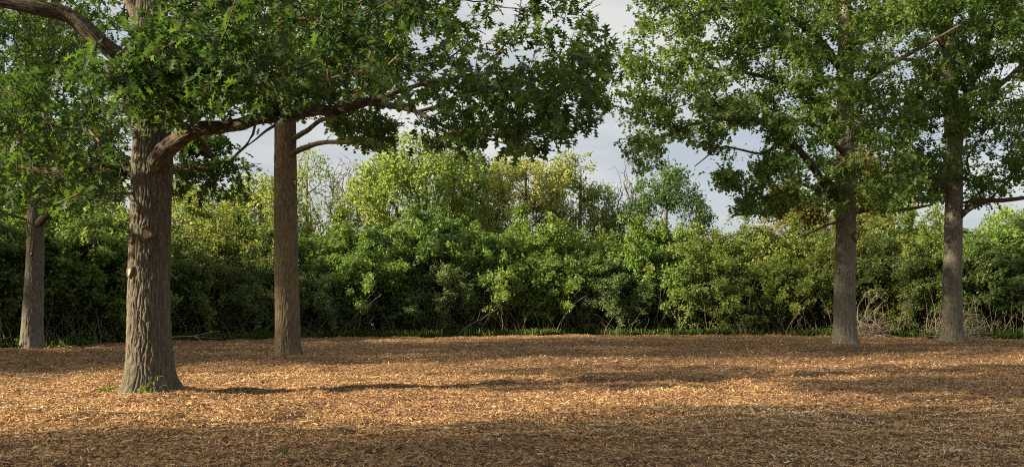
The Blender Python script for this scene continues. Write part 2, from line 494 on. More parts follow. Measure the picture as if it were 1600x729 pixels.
def bark_tube(name, pts, step, sides, ridges, depth, mat, flare=0.0, seed=0.0, knots=(), jitter=0.0, zfine=None):
    """swept trunk or limb with furrowed bark in real relief"""
    P = smooth_path(pts, step)
    if zfine is not None:      # coarse rows above the view
        P = P[(P[:, 2] < zfine) | (np.arange(len(P)) % 5 == 0) | (np.arange(len(P)) == len(P) - 1)]
    path, rad = P[:, :3], P[:, 3]
    if jitter:
        s = np.cumsum(np.r_[0, np.linalg.norm(np.diff(path, axis=0), axis=1)])
        amp = np.clip(s / 0.6, 0, 1)[:, None] * jitter
        path = path + amp * np.stack([vnoise(s * 1.7 + seed, seed), vnoise(s * 1.7, seed + 9), vnoise(s * 1.7, seed + 17)], -1)
    T, N, B = frames(path)
    s = np.cumsum(np.r_[0, np.linalg.norm(np.diff(path, axis=0), axis=1)])
    th = np.arange(sides) / sides * 2 * np.pi
    TH, S = np.meshgrid(th, s)
    cx, cy = np.cos(TH), np.sin(TH)
    rr = rad[:, None] * np.ones_like(TH)
    base_r = np.median(rad)
    q = ridges / (2 * np.pi)
    if flare:
        fl = np.exp(-S / 0.3)
        rr = rr * (1 + flare * fl * (0.5 + 0.5 * np.cos(5 * TH + 1.3 + seed) * 0.5 + 0.35 * vnoise(cx * 2.2 + seed, cy * 2.2)))
    # two warped families of vertical furrows that part and rejoin into long plates
    sp = 2 * np.pi * base_r / ridges
    w1 = fbm(cx * 3.2 + seed, cy * 3.2, S * 0.15 / sp, 2) * 0.7
    w2 = fbm(cx * 3.2 + seed + 40, cy * 3.2, S * 0.15 / sp + 11, 2) * 0.7
    half = TH * q / 2
    f1 = np.abs(np.sin(np.pi * (half + w1)))
    f2 = np.abs(np.cos(np.pi * (half + w2)))
    fur = np.minimum(f1, f2)
    plate = np.clip(fur / 0.5, 0, 1) ** 0.6
    crack = np.clip((np.abs(np.sin(np.pi * (S / (sp * 3.2) + 2.5 * vnoise(cx * 7 + seed, cy * 7, S * .4)))) - 0.0) / 0.18, 0, 1)
    rough = 0.25 * fbm(cx * base_r / .05 + seed, cy * base_r / .05, S / 0.12, 2)
    disp = depth * (plate * (0.6 + 0.4 * crack) - 0.8 + rough)
    lump = 0.035 * rad[:, None] * fbm(cx * 1.3 + seed, cy * 1.3, S * 0.9, 2)
    rr = rr + disp * np.clip(rad[:, None] / base_r, .3, 1.2) + lump
    for (ks, kth, kw, kh) in knots:
        dth = (TH - kth + np.pi) % (2 * np.pi) - np.pi
        g = np.exp(-((dth * rad[:, None]) ** 2 + (S - ks) ** 2) / kw ** 2)
        rr = rr + kh * g
    co = path[:, None, :] + rr[..., None] * (cx[..., None] * N[:, None, :] + cy[..., None] * B[:, None, :])
    rows = len(path)
    co = np.vstack([co.reshape(-1, 3), path[-1][None] + T[-1] * rad[-1] * .5])
    lastb = (rows - 1) * sides
    j = np.arange(sides)
    cap = np.stack([lastb + j, lastb + (j + 1) % sides, np.full(sides, rows * sides)], -1)
    return make_mesh(name, co, [quads(rows, sides), cap], mat, True), P


def grow(skel, attract, bf=0.25, seg=0.35, curve=0.35, sag=0.0):
    """greedy balanced tree from skeleton nodes to attractors. skel: list of (pos, parent, radius)"""
    pos = [np.array(s[0], float) for s in skel]
    par = [s[1] for s in skel]
    rad = [s[2] for s in skel]
    path = []
    for i, p in enumerate(par):
        path.append(0.0 if p < 0 else path[p] + float(np.linalg.norm(pos[i] - pos[p])))
    A = np.asarray(attract)
    n = len(A)
    best = np.full(n, 1e9); bn = np.zeros(n, int)
    for i in range(len(pos)):
        c = np.linalg.norm(A - pos[i], axis=1) + bf * path[i]
        k = c < best
        best[k] = c[k]; bn[k] = i
    done = np.zeros(n, bool)
    ends = np.zeros(n, int)
    for it in range(n):
        i = int(np.argmin(np.where(done, 1e9, best)))
        done[i] = True
        p = bn[i]
        p0, p1 = pos[p], A[i]
        L = float(np.linalg.norm(p1 - p0))
        gp = par[p]
        pd = (p0 - pos[gp]) if gp >= 0 else np.array([0, 0, 1.0])
        pd = pd / max(np.linalg.norm(pd), 1e-6)
        ctl = p0 + pd * curve * L + (p1 - p0) * 0.25 + np.array([0, 0, sag * L])
        m = max(1, int(round(L / seg)))
        prev = p
        for k in range(1, m + 1):
            t = k / m
            q = (1 - t) ** 2 * p0 + 2 * t * (1 - t) * ctl + t * t * p1
            if k < m:
                q = q + R.normal(0, 0.035 * min(L, 1.0), 3)
            path.append(path[prev] + float(np.linalg.norm(q - pos[prev])))
            pos.append(q); par.append(prev); rad.append(0.0)
            prev = len(pos) - 1
            c = np.linalg.norm(A - q, axis=1) + bf * path[prev]
            kk = (c < best) & ~done
            best[kk] = c[kk]; bn[kk] = prev
        ends[i] = prev
    return np.array(pos), np.array(par), np.array(rad), ends


def branch_mesh(name, pos, par, rad, ends, nskel, mat, tip=0.0045, sides=5, ex=2.35, cap=None):
    n = len(pos)
    cnt = np.zeros(n)
    cnt[ends] += 1
    for i in range(n - 1, nskel - 1, -1):
        cnt[par[i]] += cnt[i]
    r = tip * np.maximum(cnt, 1) ** (1 / ex)
    r[:nskel] = rad[:nskel]
    idx = np.arange(nskel, n)
    r[idx] = np.minimum(r[idx], np.where(par[idx] < nskel, np.maximum(rad[par[idx]], .012) * .75, 9))
    if cap:
        r[idx] = np.minimum(r[idx], cap)
    main = np.full(n, -1)
    order = idx[np.argsort(cnt[idx])]
    main[par[order]] = order                 # the heaviest child wins (last written)
    inc = np.zeros((n, 3)); inc[idx] = norm(pos[idx] - pos[par[idx]])
    d = inc.copy()
    hm = idx[main[idx] >= 0]
    d[hm] = norm(inc[hm] + inc[main[hm]])
    is_main = main[par[idx]] == idx
    d0 = np.where((is_main & (par[idx] >= nskel))[:, None], d[par[idx]], inc[idx])
    r0 = np.where(is_main & (par[idx] >= nskel), r[par[idx]], np.minimum(r[par[idx]], r[idx] * 1.25))
    d1 = d[idx]
    th = np.arange(sides) / sides * 2 * np.pi

    def rings(c, dd, rr):
        ref = np.where((np.abs(dd[:, 2:3]) < .8), np.array([[0, 0, 1.0]]), np.array([[1.0, 0, 0]]))
        a = norm(np.cross(dd, ref)); b = np.cross(dd, a)
        return c[:, None, :] + rr[:, None, None] * (np.cos(th)[None, :, None] * a[:, None, :] + np.sin(th)[None, :, None] * b[:, None, :])
    ra = rings(pos[par[idx]], d0, r0)
    rb = rings(pos[idx], d1, r[idx])
    co = np.concatenate([ra, rb], 1).reshape(-1, 3)
    b = (np.arange(len(idx)) * 2 * sides)[:, None, None]
    j = np.arange(sides); j2 = (j + 1) % sides
    f = (np.stack([j, j2, j2 + sides, j + sides], -1)[None] + b).reshape(-1, 4)
    return make_mesh(name, co, f, mat, True)


# leaf outlines: (verts, tris)
def oak_leaf_template():
    mid = [(0, 0, 0), (0, .26, .012), (0, .5, .01), (0, .74, -.01), (0, 1, -.06)]
    half = [(.24, .2, .03), (.07, .33, .02), (.40, .47, .035), (.08, .55, .015), (.33, .80, .01), (.06, .79, -.01)]
    v = list(mid) + half + [(-x, yy, z) for x, yy, z in half]
    t = []
    for o, fl in ((5, False), (11, True)):
        l1, s1, l2, s2, l3, s3 = range(o, o + 6)
        tr = [(0, l1, s1), (0, s1, 1), (s1, l2, s2), (1, s1, s2), (1, s2, 2), (s2, l3, s3), (2, s2, s3), (2, s3, 3), (3, s3, 4)]
        t += [(a, c, b) if fl else (a, b, c) for a, b, c in tr]
    return np.array(v, float), np.array(t)


def lobed_leaf_template():
    v = [(0, 0, 0), (0, .42, .015), (0, 1, -.08), (.36, .42, .05), (.33, .8, .03), (-.36, .42, .05), (-.33, .8, .03)]
    t = [(0, 3, 1), (1, 4, 2), (0, 1, 5), (1, 2, 6)]
    return np.array(v, float), np.array(t)


def simple_leaf_template(w=.33):
    v = [(0, 0, 0), (w, .45, .06), (0, 1, -.08), (-w, .45, .06)]
    return np.array(v, float), np.array([(0, 1, 2), (0, 2, 3)])


T_OAK, T_LOBED, T_SIMPLE = oak_leaf_template(), lobed_leaf_template(), simple_leaf_template()


def leaf_frames(ends_p, dirs, k, size, spread=.16, droop=.35, flat=1.0, back=.3, axis_j=.75, face=None, nj=.5, zsq=1.0):
    n = len(ends_p) * k
    P = np.repeat(ends_p, k, 0); D = np.repeat(dirs, k, 0)
    u = R.random((n, 1)) ** 1.3
    P = P - D * u * back + R.normal(0, spread, (n, 3)) * (0.35 + .65 * u) * np.array([1, 1, zsq])
    ax = norm(D * .55 + R.normal(0, axis_j, (n, 3)) + np.array([0, 0, -droop]))
    nr = np.array([0, 0, flat]) + R.normal(0, nj, (n, 3)) + (0 if face is None else face)
    nr = norm(nr - ax * (nr * ax).sum(1, keepdims=True))
    sd = np.cross(ax, nr)
    s = size * R.uniform(.55, 1.2, n)
    return P, sd, ax, nr, s


def leaf_mesh(name, fr, tmpl, mat, tint=None):
    P, sd, ax, nr, s = fr
    v, t = tmpl
    co = P[:, None, :] + s[:, None, None] * (v[None, :, 0:1] * sd[:, None, :] + v[None, :, 1:2] * ax[:, None, :] + v[None, :, 2:3] * nr[:, None, :])
    bend = R.uniform(-.08, .38, len(P)); fold = R.uniform(-.25, .45, len(P))      # every blade curls and cups differently
    dz = -bend[:, None] * v[None, :, 1] ** 2 + fold[:, None] * np.abs(v[None, :, 0])
    co = co + (s[:, None] * dz)[..., None] * nr[:, None, :]
    n, k = len(P), len(v)
    f = ((np.arange(n) * k)[:, None, None] + t[None]).reshape(-1, 3)
    if tint is None:
        tint = R.random(n)
    return make_mesh(name, co.reshape(-1, 3), f, mat, False, {'tint': np.repeat(tint, k)})


def in_poly(px, py, poly):
    c = np.zeros(len(px), bool)
    j = len(poly) - 1
    for i in range(len(poly)):
        xi, yi = poly[i]; xj, yj = poly[j]
        c ^= ((yi > py) != (yj > py)) & (px < (xj - xi) * (py - yi) / (yj - yi + 1e-9) + xi)
        j = i
    return c


def frustum_points(poly, Y0, Y1, n, clump=0.55, fr=0.8, seed=0.0, mind=0.0):
    """crown points seen through an outline in the photograph, spread in real depth and clumped"""
    xs = [p[0] for p in poly]; ys = [p[1] for p in poly]
    out = []
    while len(out) < n:
        px = R.uniform(min(xs), max(xs), 4000); py = R.uniform(min(ys), max(ys), 4000)
        Y = R.uniform(Y0, Y1, 4000)
        P = np.stack([(px - 800) / F * Y, Y, CAM_H + (HORIZON - py) / F * Y], -1)
        keep = in_poly(px, py, poly) & (fbm(P[:, 0] * fr + seed, P[:, 1] * fr, P[:, 2] * fr * 1.3, 2) > R.uniform(-1, 1, 4000) * (1 - clump) - .12)
        out.extend(P[keep])
    return np.array(out[:n])


def ellipsoid_points(c, r, n, inner=0.55, zmin=None, clump=.5, fr=.6, seed=0.0):
    out = []
    while len(out) < n:
        d = norm(R.normal(0, 1, (3000, 3)))
        rad = (inner ** 3 + (1 - inner ** 3) * R.random((3000, 1))) ** (1 / 3)
        wob = 1 + .22 * fbm(d[:, 0] * 1.8 + seed, d[:, 1] * 1.8, d[:, 2] * 1.8 + seed, 2)[:, None]
        P = np.asarray(c) + d * rad * wob * np.asarray(r)
        k = fbm(P[:, 0] * fr + seed, P[:, 1] * fr, P[:, 2] * fr, 2) > R.uniform(-1, 1, 3000) * (1 - clump) - .15
        if zmin is not None:
            k &= P[:, 2] > zmin
        out.extend(P[k])
    return np.array(out[:n])


def skeleton(paths):
    """list of (sampled P (x,y,z,r), index of the parent path or -1) -> node list"""
    nodes, firsts = [], []
    for P, pp in paths:
        if pp < 0:
            par = -1
        else:
            a, b = firsts[pp]
            q = np.array([n[0] for n in nodes[a:b]])
            par = a + int(np.argmin(np.linalg.norm(q - P[0, :3], axis=1)))
        a = len(nodes)
        for i in range(len(P)):
            nodes.append((P[i, :3], par, float(P[i, 3])))
            par = len(nodes) - 1
        firsts.append((a, len(nodes)))
    return nodes


def thin(P, step):
    keep = [0]; acc = 0
    for i in range(1, len(P)):
        acc += np.linalg.norm(P[i, :3] - P[i - 1, :3])
        if acc >= step:
            keep.append(i); acc = 0
    if keep[-1] != len(P) - 1:
        keep.append(len(P) - 1)
    return P[keep]


def knot_scar(parent, c, outward, r, name='branch_scar'):
    """healed ring where a limb was sawn off: a rolled collar round a sunken, cracked face"""
    prof = [(0.0, .1), (.3, .12), (.6, .08), (.74, .2), (.92, .38), (1.12, .26), (1.35, -.1), (1.5, -.7)]
    sides = 20
    o = Vector(outward).normalized()
    q = o.to_track_quat('Z', 'Y').to_matrix()
    co = []
    for k, (a, h) in enumerate(prof):
        for i in range(sides):
            t = i / sides * 2 * math.pi
            w = 1 + .13 * math.sin(3 * t + r * 90) + R.normal(0, .035)
            v = q @ Vector((a * r * w * math.cos(t), a * r * w * math.sin(t) * 1.15, h * r * (1 + R.normal(0, .12))))
            co.append((c[0] + v.x, c[1] + v.y, c[2] + v.z))
    f = quads(len(prof), sides)
    me = make_mesh(name, np.array(co), f, [M['scar_wood'], M['limb_bark']], True)
    mi = np.where(np.arange(len(f)) // sides >= 3, 1, 0).astype(np.int32)
    me.polygons.foreach_set('material_index', mi)
    return add(name, me, parent)


def build_tree(key, label, Y, trunk, limbs, crown, leaf_t, leaf_m, leaf_size, per_tip, bark, sides, ridges, depth, step, flare,
               tip=.0045, scars=(), n_single=0, group=None, seg=.35, leaf_kw=None, upper=None, name='oak_tree', cat='tree', knots=()):
    """trunk: [(px,py,r)], limbs: [([(px,py,dY,r)...], parent limb index or -1)] in photo pixels at depth Y"""
    bx, by = TREE_BASES[key]
    bz = float(ground_z(bx, by))
    root = add(name, None, None, (bx, by, bz), None, label, cat, group)
    org = np.array([bx, by, bz])

    def loc(pts):
        out = []
        for p in pts:
            w = W(p[0], p[1], Y + (p[2] if len(p) == 4 else 0)) - org
            out.append((*w, p[-1]))
        return out
    tp = loc(trunk)
    tp[0] = (tp[0][0], tp[0][1], -0.12, tp[0][3])
    me, P = bark_tube('trunk', tp, step, sides, ridges, depth, bark, flare, seed=bx, knots=knots, zfine=W(0, -20, Y)[2])
    tr = add('trunk', me, root)
    for (px, py, r) in scars:
        # on the near face of the trunk
        k = int(np.argmin(np.abs(P[:, 2] + bz - W(px, py, Y)[2])))
        ctr, rr = P[k, :3], P[k, 3]
        x = W(px, py, Y)[0] - bx
        dx = np.clip((x - ctr[0]) / rr, -.97, .97)
        out = np.array([dx, -math.sqrt(1 - dx * dx), 0.05])
        knot_scar(tr, ctr + out * (rr * 1.03 + .01), out, r)
    paths = [(thin(P, .35), -1)]
    for i, (pts, pp) in enumerate(limbs):
        lp = loc(pts)
        r0 = lp[0][3]
        me, LP = bark_tube('limb', lp, max(step * 2.2, .05), max(12, int(sides * r0 / trunk[2][2] * .7)), max(8, int(ridges * r0 / trunk[2][2] * .9)),
                           min(depth * .9, r0 * .2), M['limb_bark'], 0, seed=i * 3.7 + bx, jitter=min(.07, r0 * .5))
        add('limb', me, root)
        paths.append((thin(LP, .3), pp + 1))
    sk = skeleton(paths)
    pts = np.vstack([c - org for c in crown])
    nv = len(pts)
    if upper is not None:
        pts = np.vstack([pts, upper - org])
    pos, par, rad, ends = grow(sk, pts, seg=seg)
    add('branchwork', branch_mesh('branchwork', pos, par, rad, ends, len(sk), M['twig'], tip), root, kind='stuff')
    dirs = norm(pos[ends] - pos[par[ends]])
    kw = dict(spread=.15, droop=.3, flat=1.2, nj=.42, zsq=.6)
    kw.update(leaf_kw or {})
    fr = leaf_frames(pos[ends][:nv], dirs[:nv], per_tip, leaf_size, **kw)
    singles = None
    if n_single:
        d = np.linalg.norm(fr[0] + org - np.array([0, 0, CAM_H]), axis=1)
        wp = fr[0] + org
        u = 800 + wp[:, 0] / wp[:, 1] * F; vv = HORIZON - (wp[:, 2] - CAM_H) / wp[:, 1] * F
        vis = (u > 10) & (u < 1590) & (vv > 5) & (vv < 700)
        order = np.argsort(np.where(vis, d / fr[4], 1e9))[:n_single]
        mask = np.ones(len(d), bool); mask[order] = False
        singles = tuple(a[order] for a in fr)
        fr = tuple(a[mask] for a in fr)
    if upper is not None:
        f2 = leaf_frames(pos[ends][nv:], dirs[nv:], max(4, per_tip // 2), leaf_size * 1.5, spread=.28, droop=.3)
        cr1 = add('crown', leaf_mesh('crown', fr, leaf_t, leaf_m), root, kind='stuff')
        add('upper_crown', leaf_mesh('upper_crown', f2, T_LOBED, leaf_m), root, kind='stuff')
    else:
        cr1 = add('crown', leaf_mesh('crown', fr, leaf_t, leaf_m), root, kind='stuff')
    if singles is not None:
        v, t = T_OAK
        lms = []
        for tint in (.1, .4, .65, .85, .97):
            vv = v.copy(); vv[:, 2] += R.normal(0, .012, len(v))
            lms.append(make_mesh('leaf', vv, t, leaf_m, False, {'tint': np.full(len(v), tint)}))
        for i in range(len(singles[0])):
            p, sd, ax, nr, s = (a[i] for a in singles)
            mt = Matrix(((sd[0] * s, ax[0] * s, nr[0] * s, p[0]), (sd[1] * s, ax[1] * s, nr[1] * s, p[1]), (sd[2] * s, ax[2] * s, nr[2] * s, p[2]), (0, 0, 0, 1)))
            o = add('leaf', lms[R.integers(5)], cr1)
            o.matrix_local = mt
    return root


# ------------------------------------------------------------------ the five standing trees
Yt = TREE_BASES['thick'][1]
thick_crown = [
    frustum_points([(110, -50), (870, -50), (955, 40), (968, 110), (940, 190), (895, 180), (885, 215), (850, 235), (810, 245), (760, 232), (700, 242), (655, 215), (625, 180), (560, 140),
                    (480, 160), (400, 178), (330, 175), (290, 150), (260, 190), (215, 190), (190, 150), (120, 120)], 11.0, 17.5, 800, seed=1.0, clump=.85, fr=.9),
    frustum_points([(680, 60), (900, 60), (960, 110), (935, 185), (860, 225), (760, 225), (690, 200)], 11.0, 13.5, 50, seed=1.0),
    frustum_points([(200, 20), (420, 0), (430, 160), (330, 175), (262, 195), (205, 190)], 12.0, 14.6, 170, seed=2.0),
    frustum_points([(500, 185), (640, 185), (622, 222), (560, 208)], 13.5, 16, 16, seed=3.0),
    frustum_points([(268, 215), (335, 205), (388, 245), (388, 300), (330, 312), (275, 300)], 16.0, 18.5, 95, seed=4.0),
    frustum_points([(-60, 110), (190, 110), (200, 262), (188, 312), (100, 325), (-60, 335)], 13.0, 18.5, 330, seed=5.0),
]
def clear_of(P, poly, ymax):
    u = 800 + P[:, 0] / P[:, 1] * F; v = HORIZON - (P[:, 2] - CAM_H) / P[:, 1] * F
    return P[~(in_poly(u, v, poly) & (P[:, 1] < ymax))]


thick_crown = [clear_of(P, [(-20, -60), (240, -60), (236, -5), (205, 60), (190, 105), (150, 78), (60, 28), (-20, 20)], 15.8) for P in thick_crown]
up1 = ellipsoid_points((-6.3, 15.3, 10.5), (7.5, 7.0, 5.0), 420, .5, 8.0, seed=3)
build_tree('thick', 'thick old oak nearest the camera with furrowed bark, sawn knots and one long low bough', Yt,
           [(233, 632, 0.483), (233, 598, 0.413), (233, 560, 0.373), (232, 500, 0.347), (232, 450, 0.336), (234, 380, 0.329), (237, 300, 0.327), (238, 255, 0.338), (239, 200, 0.294), (239, 100, 0.272), (237, 0, 0.246), (236, -150, 0.211), (232, -400, 0.132), (230, -600, 0.053)],
           [([(240, 268, -.1, .19), (258, 236, -.45, .15), (300, 206, -.7, .12), (345, 196, -.8, .10), (375, 193, -.9, .093), (430, 182, -1.1, .086), (500, 176, -1.4, .076), (552, 160, -1.6, .065), (592, 150, -1.8, .045), (660, 130, -2.3, .03), (750, 120, -2.9, .021), (860, 120, -3.4, .012)], -1),
            ([(560, 158, -1.6, .058), (600, 162, -1.8, .05), (640, 172, -1.9, .035), (700, 200, -2.2, .022), (790, 225, -2.6, .012)], 0),
            ([(228, 150, -.05, .18), (196, 108, -.1, .15), (160, 70, -.3, .13), (110, 28, -.4, .12), (50, 8, -.5, .11), (-40, -10, -.7, .09), (-200, -60, -1, .05)], -1),
            ([(222, 272, .1, .13), (195, 266, .3, .10), (150, 262, .6, .085), (90, 266, .9, .065), (20, 262, 1.0, .045), (-80, 250, 1, .03)], -1),
            ([(232, 60, 0, .16), (212, 15, .1, .13), (185, -40, .2, .11), (120, -140, .3, .06)], -1),
            ([(300, 190, -.6, .075), (318, 165, -.8, .07), (325, 140, -1.0, .055), (350, 90, -1.3, .04), (400, 30, -1.5, .02)], 0),
            ([(242, 80, 0, .13), (320, 20, -.4, .10), (450, -40, -1, .07), (600, -80, -1.5, .04)], -1),
            ([(245, 180, .2, .10), (290, 200, 1.2, .07), (330, 240, 1.9, .04), (360, 265, 2.2, .02)], -1)],
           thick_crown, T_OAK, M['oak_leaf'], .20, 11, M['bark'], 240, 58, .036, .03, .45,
           scars=[(241, 369, .085), (217, 377, .055), (215, 427, .07)], n_single=300, upper=up1, knots=((3.0, 1.0, .15, .02),))

Y2 = TREE_BASES['straight'][1]
build_tree('straight', 'straight warm brown trunk standing alone, second from the thick oak toward the centre', Y2,
           [(449, 572, 0.428), (449, 545, 0.372), (449, 510, 0.346), (448, 450, 0.335), (447, 380, 0.321), (446, 290, 0.312), (446, 220, 0.302), (445, 150, 0.279), (445, 50, 0.251), (446, -120, 0.186), (450, -300, 0.056)],
           [([(455, 240, -.2, .085), (480, 230, -.5, .072), (505, 223, -.6, .062), (540, 222, -.8, .05), (565, 225, -.9, .036), (597, 238, -1.1, .016)], -1),
            ([(455, 218, -.1, .085), (478, 204, -.4, .068), (500, 190, -.6, .058), (525, 178, -.8, .045), (580, 120, -1, .022)], -1),
            ([(437, 190, 0, .055), (415, 206, -.3, .035), (396, 222, -.4, .022), (372, 238, -.5, .012)], -1),
            ([(440, 100, 0, .12), (390, 40, -.5, .08), (330, -20, -1, .05)], -1),
            ([(452, 80, 0, .12), (520, 20, -.5, .08), (600, -20, -1, .05)], -1)],
           [frustum_points([(300, -60), (640, -60), (650, 60), (610, 140), (560, 175), (520, 150), (470, 185), (420, 185), (330, 150)], 21.5, 29, 520, seed=6),
            frustum_points([(490, 185), (520, 170), (610, 160), (614, 228), (570, 232), (530, 214), (500, 218)], 23, 26.5, 46, seed=7)],
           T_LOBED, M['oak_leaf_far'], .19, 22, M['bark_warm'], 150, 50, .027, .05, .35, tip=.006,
           scars=[(461, 287, .075)], leaf_kw=dict(spread=.26, zsq=.4, nj=.35), upper=ellipsoid_points((-6.3, 25.2, 13), (6.5, 6.5, 4.5), 260, .5, 10.5, seed=8))

Y3 = TREE_BASES['far_left'][1]
build_tree('far_left', 'slender oak at the far left standing against the dark hedge', Y3,
           [(50, 552, 0.446), (50, 530, 0.381), (51, 500, 0.344), (53, 450, 0.312), (55, 400, 0.288), (56, 350, 0.279), (56, 300, 0.260), (60, 220, 0.242), (68, 140, 0.223), (80, 60, 0.186), (92, -40, 0.140), (100, -200, 0.047)],
           [([(58, 352, 0, .16), (70, 340, -.4, .13), (86, 331, -.7, .11), (110, 318, -1.2, .07), (150, 300, -2, .03)], -1),
            ([(62, 200, 0, .18), (50, 120, -.3, .15), (42, 50, -.4, .12), (30, -60, -.5, .08)], -1),
            ([(57, 290, 0, .12), (20, 230, -.6, .09), (-40, 180, -1, .05)], -1),
            ([(70, 130, 0, .14), (105, 70, -.5, .1), (150, 20, -1, .06)], -1),
            ([(60, 230, 0, .1), (110, 190, -.8, .07), (160, 170, -1.4, .03)], -1)],
           [frustum_points([(-80, -60), (170, -60), (195, 100), (190, 250), (165, 310), (110, 335), (60, 300), (0, 340), (-80, 330)], 27, 36, 800, seed=9, clump=.8, fr=.55)],
           T_LOBED, M['oak_leaf_far'], .20, 22, M['bark_grey'], 120, 44, .026, .07, .2, tip=.007, scars=[(55, 397, .06)],
           leaf_kw=dict(spread=.28, zsq=.4, nj=.35), upper=ellipsoid_points((-17, 31.7, 15), (6, 6, 5), 260, .5, 12.5, seed=10))

Y4 = TREE_BASES['right_near'][1]
right_oak = build_tree('right_near', 'grey oak right of centre with a round sawn scar high on its trunk', Y4,
           [(1320, 550, 0.558), (1320, 530, 0.465), (1320, 505, 0.414), (1320, 450, 0.386), (1321, 400, 0.372), (1322, 350, 0.358), (1321, 280, 0.335), (1321, 200, 0.316), (1321, 120, 0.288), (1320, 40, 0.251), (1318, -60, 0.186), (1316, -250, 0.056)],
           [([(1315, 318, -.1, .17), (1292, 290, -.6, .14), (1262, 248, -1.2, .12), (1215, 205, -2, .10), (1170, 186, -2.6, .085), (1100, 190, -3.2, .06), (1030, 215, -3.6, .03)], -1),
            ([(1316, 110, 0, .16), (1280, 62, -.5, .13), (1240, 30, -1, .11), (1190, 8, -1.6, .08), (1100, 20, -2.5, .05), (1040, 60, -3, .025)], -1),
            ([(1330, 330, 0, .12), (1365, 326, -.6, .09), (1410, 328, -1, .07), (1460, 318, -1.5, .03)], -1),
            ([(1312, 180, 0, .13), (1270, 150, .6, .1), (1190, 120, 1.2, .07), (1090, 100, 1.5, .04)], -1),
            ([(1328, 150, 0, .13), (1375, 110, -.8, .1), (1430, 80, -1.5, .07), (1500, 40, -2, .03)], -1),
            ([(1325, 60, 0, .12), (1360, 10, .5, .09), (1420, -50, 1, .05)], -1),
            ([(1312, 345, -.2, .05), (1290, 352, -.6, .04), (1262, 366, -.9, .025), (1245, 372, -1, .012)], -1),
            ([(1225, 212, -1.9, .06), (1190, 240, -2.3, .045), (1130, 230, -2.8, .03), (1085, 260, -3.0, .015)], 0),
            ([(1315, 235, -.2, .10), (1290, 215, -1.6, .08), (1270, 190, -2.4, .05)], -1)],
           [frustum_points([(1005, -40), (985, 40), (962, 110), (970, 190), (975, 235), (1000, 278), (1030, 258), (1060, 220), (1105, 235), (1125, 215), (1190, 195), (1225, 210), (1240, 120), (1220, -40)], 29, 38, 520, seed=11, clump=.9, fr=.55),
            frustum_points([(1105, 225), (1135, 225), (1150, 285), (1125, 300)], 30, 33, 26, seed=12),
            frustum_points([(1185, 225), (1230, 210), (1250, 330), (1180, 340), (1150, 332)], 30, 36, 110, seed=13),
            frustum_points([(1220, -40), (1470, -40), (1440, 120), (1450, 300), (1400, 332), (1345, 320), (1300, 330), (1240, 325), (1225, 210)], 28.5, 39, 640, seed=14, clump=.85, fr=.55)],
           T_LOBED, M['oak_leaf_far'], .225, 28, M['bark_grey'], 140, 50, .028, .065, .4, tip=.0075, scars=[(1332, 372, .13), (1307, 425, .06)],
           leaf_kw=dict(spread=.3, back=.5, zsq=.38, nj=.33), upper=ellipsoid_points((12.6, 33.6, 16.5), (8, 7, 5), 330, .5, 13.5, seed=15))

Y5 = TREE_BASES['right_far'][1]
build_tree('right_far', 'grey brown oak at the right with a heap of cut branches behind its foot', Y5,
           [(1488, 542, 0.530), (1488, 525, 0.446), (1488, 500, 0.400), (1488, 450, 0.372), (1489, 400, 0.358), (1490, 340, 0.344), (1491, 270, 0.326), (1488, 200, 0.307), (1484, 130, 0.279), (1480, 60, 0.242), (1478, -60, 0.167), (1475, -250, 0.056)],
           [([(1495, 340, -.1, .15), (1515, 326, -.5, .12), (1545, 313, -.9, .10), (1590, 309, -1.2, .08), (1650, 300, -1.6, .04)], -1),
            ([(1492, 240, 0, .2), (1512, 150, -.4, .16), (1535, 90, -.7, .13), (1555, 30, -1, .1), (1570, -60, -1.2, .06)], -1),
            ([(1492, 215, 0, .14), (1540, 155, .6, .12), (1590, 110, 1, .09), (1650, 70, 1.5, .05)], -1),
            ([(1486, 170, 0, .14), (1462, 125, -.6, .11), (1430, 95, -1.2, .08), (1390, 90, -2, .04)], -1),
            ([(1490, 300, 0, .12), (1440, 270, -1, .08), (1400, 250, -1.6, .04)], -1),
            ([(1482, 80, 0, .12), (1440, 20, -.5, .09), (1400, -30, -1, .05)], -1)],
           [frustum_points([(1400, -40), (1670, -40), (1670, 290), (1570, 300), (1530, 320), (1480, 312), (1400, 320), (1380, 290), (1400, 230), (1430, 100)], 33, 43, 880, seed=16, clump=.85, fr=.5)],
           T_LOBED, M['oak_leaf_far'], .23, 28, M['bark_grey'], 130, 48, .028, .07, .4, tip=.008,
           leaf_kw=dict(spread=.3, back=.5, zsq=.38, nj=.33), upper=ellipsoid_points((19, 37.6, 18), (8, 7, 5), 300, .5, 14.8, seed=17))


